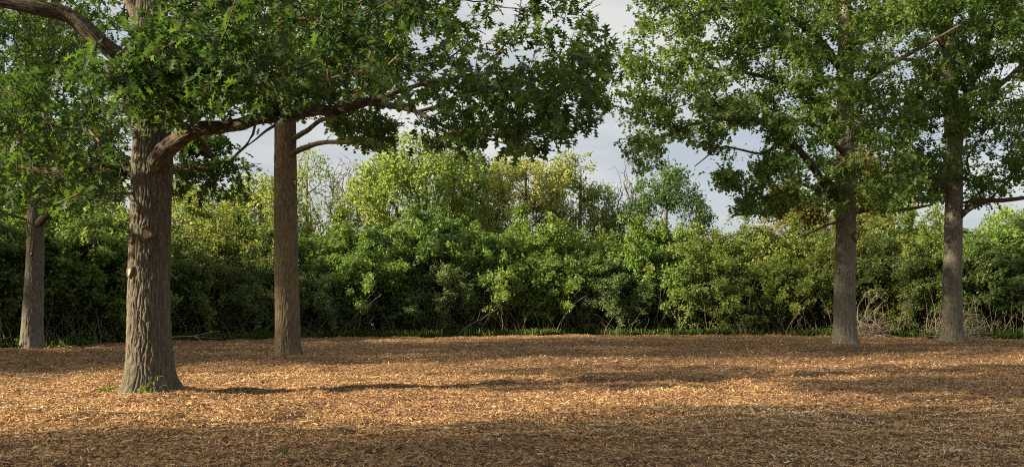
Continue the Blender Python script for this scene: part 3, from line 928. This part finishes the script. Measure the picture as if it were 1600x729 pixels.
# ------------------------------------------------------------------ hedge shrubs
def shrub_proto(species, seed, h=5.0, r=2.2, tips=1020, per=20, size=.105, mat='shrub_green', low=.2, flat=1.0, dead=24, nstem=9):
    """many-stemmed shrub: foliage sprays in tiers, bare stems below"""
    sk = []
    for k in range(nstem):
        a = R.uniform(0, 6.28); b = R.uniform(.1, .45) * r * .5
        p0 = np.array([math.cos(a) * b, math.sin(a) * b, -.15])
        ln = R.uniform(.45, .8) * h
        out = R.uniform(.2, .75) * r
        par = -1
        for i in range(9):
            t = i / 8
            q = p0 + np.array([math.cos(a) * out * t ** 1.5, math.sin(a) * out * t ** 1.5, ln * t]) + R.normal(0, .05, 3) * t
            sk.append((q, par, .035 * (1 - .6 * t)))
            par = len(sk) - 1
    # foliage stands in tiered tufts with hollows between them
    ntuft = 62
    C = ellipsoid_points((0, 0, h * .5), (r, r * .9, h * .5), ntuft, .55, h * low, clump=.3, fr=1.1, seed=seed)
    tr = R.uniform(.2, .85, ntuft) * (1.15 - .35 * C[:, 2] / h)
    lead = R.random(ntuft) < .22
    C[lead, 2] += R.uniform(.2, 1.0, lead.sum())
    wgt = tr ** 2 * np.clip(C[:, 2] / h / .3, .35, 1)
    pick = R.choice(ntuft, tips, p=wgt / wgt.sum())
    q = norm(R.normal(0, 1, (tips, 3)) + np.array([0, 0, .35])) * (R.random((tips, 1)) ** .45)
    zs = R.uniform(.45, 1.7, ntuft)
    P = C[pick] + q * tr[pick][:, None] * np.stack([np.full(tips, 1.0), np.full(tips, 1.0), zs[pick]], -1)
    tuft_tint = R.normal(0, .17, ntuft)
    # long leafy shoots that arch out of the mass
    for _ in range(26):
        c = R.integers(ntuft)
        o = norm(C[c] - np.array([0, 0, h * .45])) * np.array([1, 1, .5]) + np.array([0, 0, R.uniform(.3, 1.1)]) + R.normal(0, .25, 3)
        o = o / np.linalg.norm(o)
        L = R.uniform(.7, 1.7)
        t = np.arange(.15, 1.001, .16 / L)[:, None]
        arc = C[c] + o * tr[c] * .5 + o * L * t + np.array([0, 0, -.45 * L]) * t ** 2.2
        P = np.vstack([P, arc]); pick = np.r_[pick, np.full(len(arc), c)]
    okp = P[:, 2] > .06
    P, pick = P[okp], pick[okp]
    pos, par, rad, ends = grow(sk, P, seg=.4, bf=.3)
    twigs = branch_mesh('twigs', pos, par, rad, ends, len(sk), M['twig'], .0055, 4)
    stems, canes = [], []
    th = np.arange(6) / 6 * 6.283
    for k in range(nstem):
        pts = np.array([(*sk[k * 9 + i][0], sk[k * 9 + i][2]) for i in range(9)])
        T, N, B = frames(pts[:, :3])
        co = pts[:, None, :3] + pts[:, 3][:, None, None] * (np.cos(th)[None, :, None] * N[:, None] + np.sin(th)[None, :, None] * B[:, None])
        stems.append(make_mesh('stem', co.reshape(-1, 3), quads(9, 6), M['twig'], True))
    # dead canes and vines hanging about the foot
    th = np.arange(4) / 4 * 6.283
    for k in range(dead):
        a = R.normal(-1.57, .8); b = R.uniform(.75, 1.12) * r
        p = np.array([math.cos(a) * b, math.sin(a) * b * .95, -.1])
        L = R.uniform(1.0, 3.2); aa = R.uniform(0, 6.28); lean = R.uniform(.05, .8)
        t = np.linspace(0, 1, 8)
        c = p + np.stack([math.cos(aa) * lean * L * t ** 1.4, math.sin(aa) * lean * L * t ** 1.4 * .5, L * (t - .35 * lean * t ** 3)], -1) + R.normal(0, .03, (8, 3))
        T, N, B = frames(c)
        rr = R.uniform(.007, .017) * (1 - .6 * t)
        co = c[:, None] + rr[:, None, None] * (np.cos(th)[None, :, None] * N[:, None] + np.sin(th)[None, :, None] * B[:, None])
        canes.append(make_mesh('cane', co.reshape(-1, 3), quads(8, 4), M['dead_wood'], True))
    d = norm(pos[ends] - pos[par[ends]])
    o = norm(np.repeat(pos[ends], per, 0) - np.array([0, 0, h * .4]))      # blades turn out towards the light
    fr = leaf_frames(pos[ends], d, per, size, spread=.16, droop=.15, flat=flat * .55, back=.45, axis_j=.6, face=o * 1.05 + np.array([0, -.15, 0]))
    tint = np.clip(.45 + np.repeat(tuft_tint[pick], per) + R.normal(0, .22, len(fr[0])), 0, 1)
    fol_me = leaf_mesh('foliage', fr, T_SIMPLE, M[mat], tint)
    return fol_me, twigs, stems, canes


def dress_shrub(root, proto, canes=True):
    fol, tw, st, ca = proto
    f = add('foliage', fol, root, kind='stuff')
    add('twigs', tw, root, kind='stuff')
    for m in st:
        add('stem', m, root)
    if canes:
        for m in ca:
            add('cane', m, root)


PROTO = {}
for nm, args in {
    'green': [dict(mat='shrub_green', size=.17), dict(mat='shrub_green', size=.155)],
    'dark': [dict(mat='shrub_dark', size=.17), dict(mat='shrub_dark', size=.16)],
    'yellow': [dict(mat='shrub_yellow', size=.125, per=24, dead=18), dict(mat='shrub_yellow', size=.13, per=24, dead=20)],
    'airy': [dict(mat='shrub_yellow', size=.12, per=14, tips=520, dead=10, low=.1, nstem=14), dict(mat='shrub_yellow', size=.13, per=14, tips=560, dead=6, low=.1, nstem=12)],
    'inner': [dict(mat='shrub_dark', size=.2, low=0.0, dead=0, tips=900, per=18)],
    'grey': [dict(mat='shrub_grey', size=.125, per=20, tips=900, dead=22, low=.06)],
}.items():
    PROTO[nm] = [shrub_proto(nm, 3.1 * i + len(nm), **a) for i, a in enumerate(args)]


def shrub(px, dY, h, hw, sp, label, name='shrub', var=0, group='shrubs of the hedge along the clearing', rot=None):
    Y = None
    # depth on the hedge line under that pixel column
    for yy in np.arange(20, 60, .1):
        if hedge_y((px - 800) / F * yy) <= yy:
            Y = yy
            break
    Y = (Y or 45) + dY
    x = (px - 800) / F * Y
    root = add(name, None, None, (x, Y, 0), None, label, 'shrub', group)
    root.scale = (hw / 2.2, max(hw, 1.5) / 2.2, h / 5.0)
    root.rotation_euler = (0, 0, R.uniform(-.7, .7) if rot is None else rot)
    dress_shrub(root, PROTO[sp][var % len(PROTO[sp])], name == 'shrub')
    return root


# front row
shrub(-40, 2.4, 4.6, 2.6, 'dark', 'dark shrub at the left edge of the picture, left of the slender oak', var=0)
shrub(85, 3.4, 4.8, 2.4, 'dark', 'dark leafy shrub just behind the slender oak at the far left', var=1)
shrub(160, 2.2, 4.6, 2.2, 'green', 'deep green shrub between the slender oak and the thick oak', var=0)
shrub(245, 2.2, 4.2, 2.1, 'dark', 'shrub mostly hidden behind the thick furrowed trunk', var=1)
shrub(330, 2.4, 5.2, 2.6, 'airy', 'light yellow green thicket between the thick oak and the straight trunk', var=0)
shrub(405, 2.0, 3.9, 1.9, 'grey', 'pale small leaved shrub with bare canes just left of the straight trunk')
shrub(500, 1.8, 3.4, 1.9, 'grey', 'pale small leaved shrub with bare canes just right of the straight trunk')
shrub(560, 2.4, 4.6, 2.2, 'green', 'layered green shrub second to the right of the straight trunk', var=1)
shrub(632, 1.6, 2.4, 1.5, 'dark', 'low dark green bush at the foot of the tall round topped thicket', var=0)
shrub(690, 2.2, 4.2, 2.0, 'grey', 'greyish honeysuckle like shrub in front of the dark hollow in the hedge')
shrub(775, 2.0, 4.4, 2.2, 'green', 'green shrub with hanging canes just left of the middle of the hedge', var=0)
shrub(850, 2.0, 4.6, 2.3, 'green', 'bushy bright green shrub in the middle of the hedge', var=1)
shrub(960, 1.4, 3.5, 2.0, 'grey', 'pale leaved shrub bulging forward right of the middle of the hedge')
shrub(925, 2.6, 4.6, 2.2, 'dark', 'darker shrub behind the pale leaved bulging one', var=0)
shrub(1040, 2.8, 4.8, 2.2, 'green', 'green shrub beside the dark gap right of the middle of the hedge', var=0)
shrub(1120, 2.0, 4.5, 2.5, 'yellow', 'yellow green shrub trailing a curtain of bare vines', var=1)
shrub(1215, 2.0, 4.3, 2.2, 'green', 'green shrub with pale stems left of the oak with the round scar', var=1)
shrub(1165, .8, 1.9, 1.3, 'dark', 'low leafy bush at the foot of the vine hung yellow green shrub', var=1)
shrub(1290, 2.4, 4.8, 2.2, 'yellow', 'yellowish shrub directly behind the oak with the round scar', var=0)
shrub(1385, 2.4, 4.6, 2.3, 'grey', 'pale leaved shrub rising between the two oaks on the right')
shrub(1450, 2.8, 4.8, 2.2, 'yellow', 'yellow green shrub just left of the rightmost oak', var=1)
shrub(1540, 2.4, 4.6, 2.3, 'dark', 'dark green shrub just right of the rightmost oak', var=0)
shrub(1625, 2.4, 4.8, 2.5, 'dark', 'dark shrub running off the right edge of the picture', var=1)

# taller row behind
G2 = 'tall shrubs behind the front of the hedge'
shrub(30, 6, 5.74, 3.4, 'green', 'tall green shrub seen through the leaves left of the slender oak', 'tall_shrub', 1, G2)
shrub(180, 6, 5.92, 3.4, 'green', 'tall green shrub rising behind the left part of the hedge beside the thick oak', 'tall_shrub', 0, G2)
shrub(310, 5.5, 6.44, 3.4, 'airy', 'tall light green shrub above the thicket between thick oak and straight trunk', 'tall_shrub', 1, G2)
shrub(420, 6, 6.00, 3.2, 'green', 'tall green shrub behind the straight trunk', 'tall_shrub', 0, G2)
shrub(520, 5.5, 5.74, 3.2, 'green', 'tall bright green shrub right of the straight trunk, below the bare trees', 'tall_shrub', 1, G2)
shrub(640, 4.6, 6.26, 3.2, 'dark', 'tall dark green shrub with a round top left of the middle', 'tall_shrub', 1, G2)
shrub(725, 5.0, 6.1, 2.9, 'green', 'tall leafy shrub below the pale yellow willow like tree', 'tall_shrub', 0, G2)
shrub(810, 5.0, 6.2, 3.0, 'green', 'tall sunlit shrub topping the very middle of the hedge', 'tall_shrub', 1, G2)
shrub(900, 5.0, 6.0, 3.0, 'green', 'tall sunlit shrub below the leafless forked tree', 'tall_shrub', 0, G2)
shrub(985, 5.0, 5.66, 2.8, 'green', 'tall sunlit shrub left of the pointed bright leader', 'tall_shrub', 1, G2)
shrub(1060, 4.6, 6.09, 2.4, 'green', 'tall bright green shrub with a pointed leader below the dark bluish tree', 'tall_shrub', 0, G2)
shrub(1145, 5.0, 5.57, 3.0, 'yellow', 'tall yellow green shrub above the curtain of bare vines', 'tall_shrub', 0, G2)
shrub(1240, 5.0, 5.66, 3.0, 'yellow', 'tall yellow green shrub below the golden tree', 'tall_shrub', 1, G2)
shrub(1345, 5.0, 5.83, 3.0, 'yellow', 'tall yellow green shrub just right of the oak with the round scar', 'tall_shrub', 0, G2)
shrub(1430, 5.5, 5.74, 3.0, 'green', 'tall green shrub behind the gap between the two right oaks', 'tall_shrub', 1, G2)
shrub(1530, 5.5, 5.57, 3.0, 'dark', 'tall dark shrub behind the rightmost oak', 'tall_shrub', 1, G2)
shrub(1620, 5.5, 5.39, 3.2, 'green', 'tall green shrub filling the right edge of the picture', 'tall_shrub', 0, G2)


# deep interior of the hedge, glimpsed through its gaps
for i, at in enumerate(['at the left edge of the picture', 'behind the slender far left oak', 'behind the gap left of the thick oak', 'behind the thick oak', 'behind the airy yellow green thicket',
                        'behind the straight trunk', 'behind the layered green shrub', 'below the big round fresh green tree', 'behind the dark hollow left of the middle', 'behind the middle of the hedge',
                        'behind the pale bulging shrub', 'behind the dark gap right of the middle', 'behind the curtain of bare vines', 'behind the oak with the round scar', 'behind the dense grey brush heap',
                        'behind the rightmost oak', 'at the right edge of the picture']):
    shrub(-20 + 106 * i, 9.0, 5.8, 4.2, 'inner', 'dense shrub deep inside the hedge ' + at, 'inner_shrub', i // 2, 'shrubs deep inside the hedge')


# ------------------------------------------------------------------ trees beyond the hedge
def far_tree(px, top, Y, hw, label, mat=None, tips=600, per=16, size=.16, base_f=.3, bare=False, name='broadleaf_tree', bark='twig', shape=1.0, flat=.8, tip=.012, inner=.5, spread=.34):
    h = CAM_H + (HORIZON - top) / F * Y
    x = (px - 800) / F * Y
    root = add(name, None, None, (x, Y, 0), None, label, 'tree', 'trees beyond the hedge')
    r0 = .018 * h
    lean = R.normal(0, .15)
    tp = [(0, 0, -.2, r0 * 1.4), (lean * .2, 0, h * .2, r0), (lean * .6, .1, h * .5, r0 * .7), (lean, 0, h * .8, r0 * .35), (lean, 0, h * .93, r0 * .1)]
    if bare:       # trunk breaks up into limbs half way
        tp = tp[:2] + [(lean * .5, .1, h * .42, r0 * .75), (lean * .7, .05, h * .58, r0 * .4)]
    me, P = bark_tube('trunk', tp, .3, 16, 8, .02, M[bark], .1, seed=x)
    add('trunk', me, root)
    sk = skeleton([(thin(P, .4), -1)])
    c = (lean * .6, 0, h * (1 + base_f) / 2)
    pts = ellipsoid_points(c, (hw, hw * .9, h * (1 - base_f) / 2), tips if bare else int(tips * 1.22), inner, clump=.6, fr=.55, seed=x)
    if shape < 1:      # narrower to the top
        k = np.clip((pts[:, 2] - h * base_f) / (h * (1 - base_f)), 0, 1)
        pts[:, :2] = pts[:, :2] * (1 - (1 - shape) * k)[:, None] * 1.15
    pos, par, rad, ends = grow(sk, pts, bf=.45, seg=.6, curve=.4, sag=-.08)
    add('branchwork', branch_mesh('branchwork', pos, par, rad, ends, len(sk), M[bark], tip, 4, ex=2.1), root, kind='stuff')
    if not bare:
        d = norm(pos[ends] - pos[par[ends]])
        fr = leaf_frames(pos[ends], d, int(per * 1.4), size * 1.48, spread=spread, droop=.2, flat=flat, back=.5)
        add('crown', leaf_mesh('crown', fr, T_SIMPLE, M[mat]), root, kind='stuff')
    return root


far_tree(405, 262, 56, 3.0, 'broad light green tree above the hedge just left of the straight trunk', 'tree_light', 420)
far_tree(478, 238, 62, 2.6, 'thin leaved pale tree just right of the straight trunk beyond the hedge', 'tree_light', 330, 9, .13, .35)
far_tree(535, 236, 64, 3.2, 'leafless twiggy tree beyond the hedge, left of the big round green tree', None, 900, bare=True, name='bare_tree', bark='pale_bark', inner=.2, tip=.012, base_f=.35)
far_tree(583, 252, 66, 2.4, 'second leafless tree touching the big round green tree', None, 600, bare=True, name='bare_tree', bark='pale_bark', inner=.2, tip=.012, base_f=.35)
far_tree(655, 212, 58, 5.0, 'big round fresh green tree with open branches beyond the hedge', 'tree_light', 900, 15, .17, .28)
far_tree(738, 226, 64, 2.9, 'bluish green tree half hidden behind the big round one', 'tree_blue', 420, 15, .17, .4)
far_tree(822, 238, 60, 3.6, 'pale yellow green feathery tree beyond the middle of the hedge', 'tree_yellow', 900, 20, .13, .1, spread=.3)
far_tree(903, 240, 62, 2.9, 'rounded light green tree between the yellow one and the leafless fork', 'tree_light', 640, 14, .13, .25)
far_tree(966, 238, 64, 2.1, 'leafless forked tree standing against the sky right of the rounded green tree', None, 520, bare=True, name='bare_tree', bark='twig', inner=.2, tip=.013, base_f=.32)
far_tree(1040, 252, 60, 3.3, 'dark bluish green tapering tree beyond the hedge', 'tree_blue', 420, 17, .15, .25, shape=.62, flat=1.2)
far_tree(1235, 268, 58, 2.6, 'golden green tree glimpsed left of the oak with the round scar', 'tree_gold', 520, 15, .15, .25, shape=.6, flat=1.2)
far_tree(1355, 215, 62, 2.6, 'tapering olive tree glimpsed just right of the oak with the round scar', 'tree_gold', 480, 14, .14, .25, shape=.5, flat=1.2)
far_tree(1420, 262, 60, 3.0, 'green tree glimpsed between the crowns of the two right oaks', 'tree_light', 420, 15, .16, .25)
far_tree(1590, 320, 58, 3.0, 'sunlit tree low at the right edge beyond the hedge', 'tree_light', 380, 15, .16, .2)
far_tree(290, 285, 58, 3.4, 'pale green tree beyond the hedge, right of the thick oak', 'tree_light', 460, 15, .16, .25)
far_tree(120, 250, 52, 3.8, 'leafy tree behind the crown of the slender far left oak', 'tree_light', 520, 15, .17, .2)

# ------------------------------------------------------------------ trees and shrubs off the left edge, whose shade lies over the clearing
for (x, y, sp, h, hw, lb) in ((-23.5, 33.2, 'dark', 6.0, 3.0, 'dark shrub beyond the left edge nearest the slender oak'), (-28, 34.6, 'green', 7.0, 3.4, 'green shrub beyond the left edge next to the dark one'),
                              (-34, 36.5, 'green', 7.5, 3.8, 'tall green shrub farther beyond the left edge'), (-40, 38.5, 'dark', 7.5, 4.0, 'tall dark shrub farthest beyond the left edge')):
    o = add('shrub', None, None, (x, y, 0), None, lb, 'shrub', 'shrubs beyond the left edge')
    o.scale = (hw / 2.2, hw / 2.2, h / 5.0)
    o.rotation_euler = (0, 0, R.uniform(0, 6))
    dress_shrub(o, PROTO[sp][0], False)
for (x, y, rz, sc, lb) in OFF_OAKS:
    o = copy_tree(right_oak)
    o.location = (x, y, 0)
    o.rotation_euler = (0, 0, rz)
    o.scale = sc
    o['label'] = lb
    o['group'] = 'oaks beyond the left edge whose shade falls across the clearing'

# ------------------------------------------------------------------ grass and low growth at the hedge foot
n = 34000
xs = R.uniform(-24, 27, n)
ys = hedge_y(xs) - .45 + np.abs(R.normal(0, .6, n)) + .8 * fbm(xs * .7, xs * 0 + 5, 0, 3)
k = fbm(xs * .45, ys * .5, 3.0, 3) > R.uniform(-.7, .9, n)
xs, ys = xs[k], ys[k]; n = len(xs)
fr = (np.stack([xs, ys, np.full(n, -.02)], -1),)
ax = norm(np.stack([R.normal(0, .35, n), R.normal(0, .35, n), np.ones(n)], -1))
nr = norm(np.cross(ax, norm(R.normal(0, 1, (n, 3)))))
fr = (fr[0], np.cross(ax, nr), ax, nr, R.uniform(.1, .46, n))
add('grass', leaf_mesh('grass', fr, simple_leaf_template(.045), M['grass']), kind='stuff', label='ragged strip of grass along the foot of the hedge', cat='grass')
n = 3400
xs = R.uniform(-27, 32, n); dy = R.random(n) ** 1.3 * 12.0; ys = hedge_y(xs) + .1 + dy
P = np.stack([xs, ys, .06 + R.random(n) * np.clip(.25 + .35 * dy, 0, 1.6) * (.7 + .5 * vnoise(xs * .7, ys * .7))], -1)
P[:, 2] = np.maximum(P[:, 2], .05)
fr = leaf_frames(P, norm(np.stack([R.normal(0, .5, n), R.normal(0, .5, n) - .4, np.ones(n)], -1)), 15, .13, spread=.16, droop=.1, flat=1.2, back=.3)
add('undergrowth', leaf_mesh('undergrowth', fr, T_SIMPLE, M['shrub_green']), kind='stuff', label='low broad leaved undergrowth at the foot of the hedge', cat='undergrowth')


# ------------------------------------------------------------------ dead branches, brush heaps, weeds, stones
def stick_mesh(name, L, r, bend, forks, mat, seed=0):
    co, fc, off = [], [], 0

    def tube(c, rr):
        nonlocal off
        T, N, B = frames(c)
        th = np.arange(5) / 5 * 6.283
        v = c[:, None] + rr[:, None, None] * (np.cos(th)[None, :, None] * N[:, None] + np.sin(th)[None, :, None] * B[:, None])
        co.append(v.reshape(-1, 3)); fc.append(quads(len(c), 5) + off); off += len(c) * 5
    t = np.linspace(0, 1, 11)
    c = np.stack([t * L, bend * L * np.sin(t * 2.6) + R.normal(0, .008 * L, 11), bend * .6 * L * np.sin(t * 3.5 + 1) + R.normal(0, .008 * L, 11)], -1)
    c -= c[0]
    tube(c, r * (1 - .75 * t))
    for k in range(forks):
        i = R.integers(3, 9)
        d = norm((c[i] - c[i - 1]) / L * 8 + R.normal(0, .5, 3))
        l2 = L * R.uniform(.2, .4)
        tt = np.linspace(0, 1, 6)[:, None]
        tube(c[i] + d * l2 * tt + np.array([0, 0, .12 * l2]) * tt ** 2 + R.normal(0, .01 * l2, (6, 3)), r * .5 * (1 - .8 * tt[:, 0]))
    return make_mesh(name, np.vstack(co), np.vstack(fc), mat, True)


M['bleached_wood'] = bark_mat('bleached_wood', (0.156, 0.125, 0.096), (0.242, 0.201, 0.159), (0.328, 0.281, 0.229), 20, 0.4, 1.0)
sticks = [stick_mesh('branch', R.uniform(1.4, 2.6), R.uniform(.015, .027), R.uniform(-.16, .16), int(R.integers(1, 4)), M['bleached_wood']) for _ in range(10)]


def lay(o, loc, direction, roll=0.0, s=1.0):
    q = Vector(direction).to_track_quat('X', 'Z')
    o.rotation_mode = 'QUATERNION'
    o.rotation_quaternion = q @ Vector((1, 0, 0)).rotation_difference(Vector((1, 0, 0)))
    o.location = loc
    o.scale = (s, s, s)


def brush_heap(px, py, label, n, w, h, spiky):
    Y = float(hedge_y((px - 800) / F * 43)) - .9
    x = (px - 800) / F * Y
    root = add('brush_heap', None, None, (x, Y, 0), None, label, 'brush heap', 'heaps of cut branches')
    for k in range(n):
        o = add('branch', sticks[R.integers(10)], root)
        a = R.uniform(0, 6.28); rr = w * math.sqrt(R.random())
        hh = h * (1 - rr / w) * R.uniform(.2, 1)
        d = (R.normal(0, 1), R.normal(0, .7), R.normal(spiky, .35))
        dv = np.array(d) / np.linalg.norm(d)
        p = np.array([math.cos(a) * rr * .6, math.sin(a) * rr * .6, max(.05, hh)]) - dv * .7
        p[2] = max(.03, p[2])
        if p[2] + dv[2] * 1.3 < .05:
            dv[2] = abs(dv[2])
        lay(o, p, dv, 0, R.uniform(.6, 1.05))
    return root


brush_heap(1360, 524, 'dense grey heap of cut branches beside the oak with the round scar', 85, 1.15, 1.55, .1)
brush_heap(1495, 525, 'spiky tangle of bleached branches sticking out both sides of the rightmost oak', 70, 1.9, 1.7, .6)

DB = [
      (200, 535, 3.2, (1, .2, .3), 'long pale branch low in the hedge just left of the thick oak'),
      (455, 516, 2.6, (-1, .1, .75), 'thin pale branch arching out left of the straight trunk'),
      (715, 524, 2.4, (.9, 0, .75), 'curved grey branch poking from the hedge left of the middle'),
      (1005, 512, 1.9, (-1, -.2, .25), 'pale bent branch lying at the hedge foot right of the middle'),
      (1060, 520, 2.8, (.5, .1, 1), 'grey leaning stem beside the dark gap in the hedge'),
      (1130, 518, 3.6, (.55, .1, 1), 'long pale stem slanting up through the bare vines'),
      (1200, 515, 2.6, (.3, .2, 1), 'pale crooked upright stem left of the oak with the round scar'),
      (1400, 512, 3.0, (.35, 0, 1), 'tall thin cane standing between the two right oaks'),
      (1560, 522, 2.2, (-1, -.1, .35), 'pale fallen branch in the grass right of the rightmost oak'),
      ]
for i, (px, py, L, d, lb) in enumerate(DB):
    Y0 = min(CAM_H * F / max(py - HORIZON, 30), 60)
    x = (px - 800) / F * Y0
    Yb = float(hedge_y((px - 800) / F * 43)) + (-.25 if abs(d[2]) < .6 else .05)
    x = (px - 800) / F * Yb
    o = add('dead_branch', stick_mesh('dead_branch', L, .02, R.uniform(-.15, .15), 3, M['dead_wood']), None, None, None, lb, 'branch', 'dead branches along the hedge')
    lay(o, (x, Yb, .04), d)


def weed(px, py, label, n, size, h, spread):
    Y = CAM_H * F / (py - HORIZON)
    x = (px - 800) / F * Y
    z = float(ground_z(x, Y))
    root = add('weed', None, None, (x, Y, z), None, label, 'weed', 'weeds sprouting from the mulch')
    sk = [(np.array([0, 0, -.02]), -1, .004), (np.array([0, 0, .02]), 0, .004)]
    P = np.stack([R.normal(0, spread, n), R.normal(0, spread, n), R.uniform(.25, 1, n) * h], -1)
    pos, par, rad, ends = grow(sk, P, seg=.08)
    add('stem', branch_mesh('stem', pos, par, rad, ends, 2, M['weed_stem'], .0025, 4), root)
    fr = leaf_frames(pos[ends], norm(pos[ends] - pos[par[ends]]), 3, size, spread=.015, droop=.1, flat=1.3, back=.04)
    add('leaves', leaf_mesh('leaves', fr, T_LOBED if size > .06 else T_SIMPLE, M['weed']), root, kind='stuff')
    return root


M['weed_stem'] = bark_mat('weed_stem', (.08, .11, .03), (.12, .15, .045), (.16, .19, .06), 20, .1, 1.0)
weed(228, 627, 'oak sprout with a few big leaves at the middle of the thick trunk foot', 6, .085, .2, .07)
weed(247, 627, 'taller oak sprout leaning on the right side of the thick trunk foot', 6, .075, .33, .08)
weed(165, 622, 'tuft of small yellow green leaves left of the thick trunk foot', 12, .06, .12, .10)
weed(1047, 605, 'tiny green weed alone in the sunlit mulch right of the middle', 7, .06, .07, .05)
weed(437, 712, 'tiny green seedling in the shaded mulch near the bottom of the picture', 5, .04, .06, .03)
weed(55, 571, 'small green tuft in the mulch in front of the slender oak', 7, .06, .09, .06)
weed(775, 611, 'small green sprig in the middle of the mulch', 5, .05, .06, .04)
weed(485, 722, 'pale small seedling at the very bottom edge of the mulch', 6, .04, .06, .05)


def stone(px, py, r, label):
    Y = CAM_H * F / (py - HORIZON)
    x = (px - 800) / F * Y
    u = np.linspace(0, np.pi, 9)[:, None]; v = np.linspace(0, 2 * np.pi, 14, endpoint=False)[None]
    d = np.stack([np.sin(u) * np.cos(v), np.sin(u) * np.sin(v), np.cos(u) * np.ones_like(v)], -1)
    rr = r * (1 + .25 * fbm(d[..., 0] * 1.7 + px, d[..., 1] * 1.7, d[..., 2] * 1.7, 2))
    co = (d * rr[..., None] * np.array([1, .8, .6])).reshape(-1, 3)
    return add('stone', make_mesh('stone', co, quads(9, 14), M['stone'], False), None, (x, Y, float(ground_z(x, Y)) + r * .25), None, label, 'stone', 'stones on the clearing')


stone(302, 527, .2, 'pale grey stone in the grass between the thick oak and the straight trunk')
stone(652, 527, .16, 'small grey stone at the hedge edge left of the middle')
stone(1265, 657, .05, 'little white stone on the sunlit mulch below the oak with the round scar')


def fallen_stick(px, py, L, ang, label):
    Y = CAM_H * F / (py - HORIZON)
    x = (px - 800) / F * Y
    o = add('fallen_stick', stick_mesh('fallen_stick', L, .012, .08, 1, M['dead_wood']), None, None, None, label, 'stick', 'sticks on the mulch')
    lay(o, (x, Y, float(ground_z(x, Y)) + .03), (math.cos(ang), math.sin(ang), .02))


fallen_stick(175, 655, .8, .4, 'thin pale stick on the shaded mulch just in front of the thick oak')
fallen_stick(815, 540, 1.0, 0.1, 'dark stick lying on the far mulch near the middle of the hedge')
fallen_stick(1060, 690, .5, -.3, 'short pale stick on the near mulch right of the middle')
fallen_stick(1142, 572, .45, 1.5, 'small twig standing up from the mulch left of the oak with the round scar')
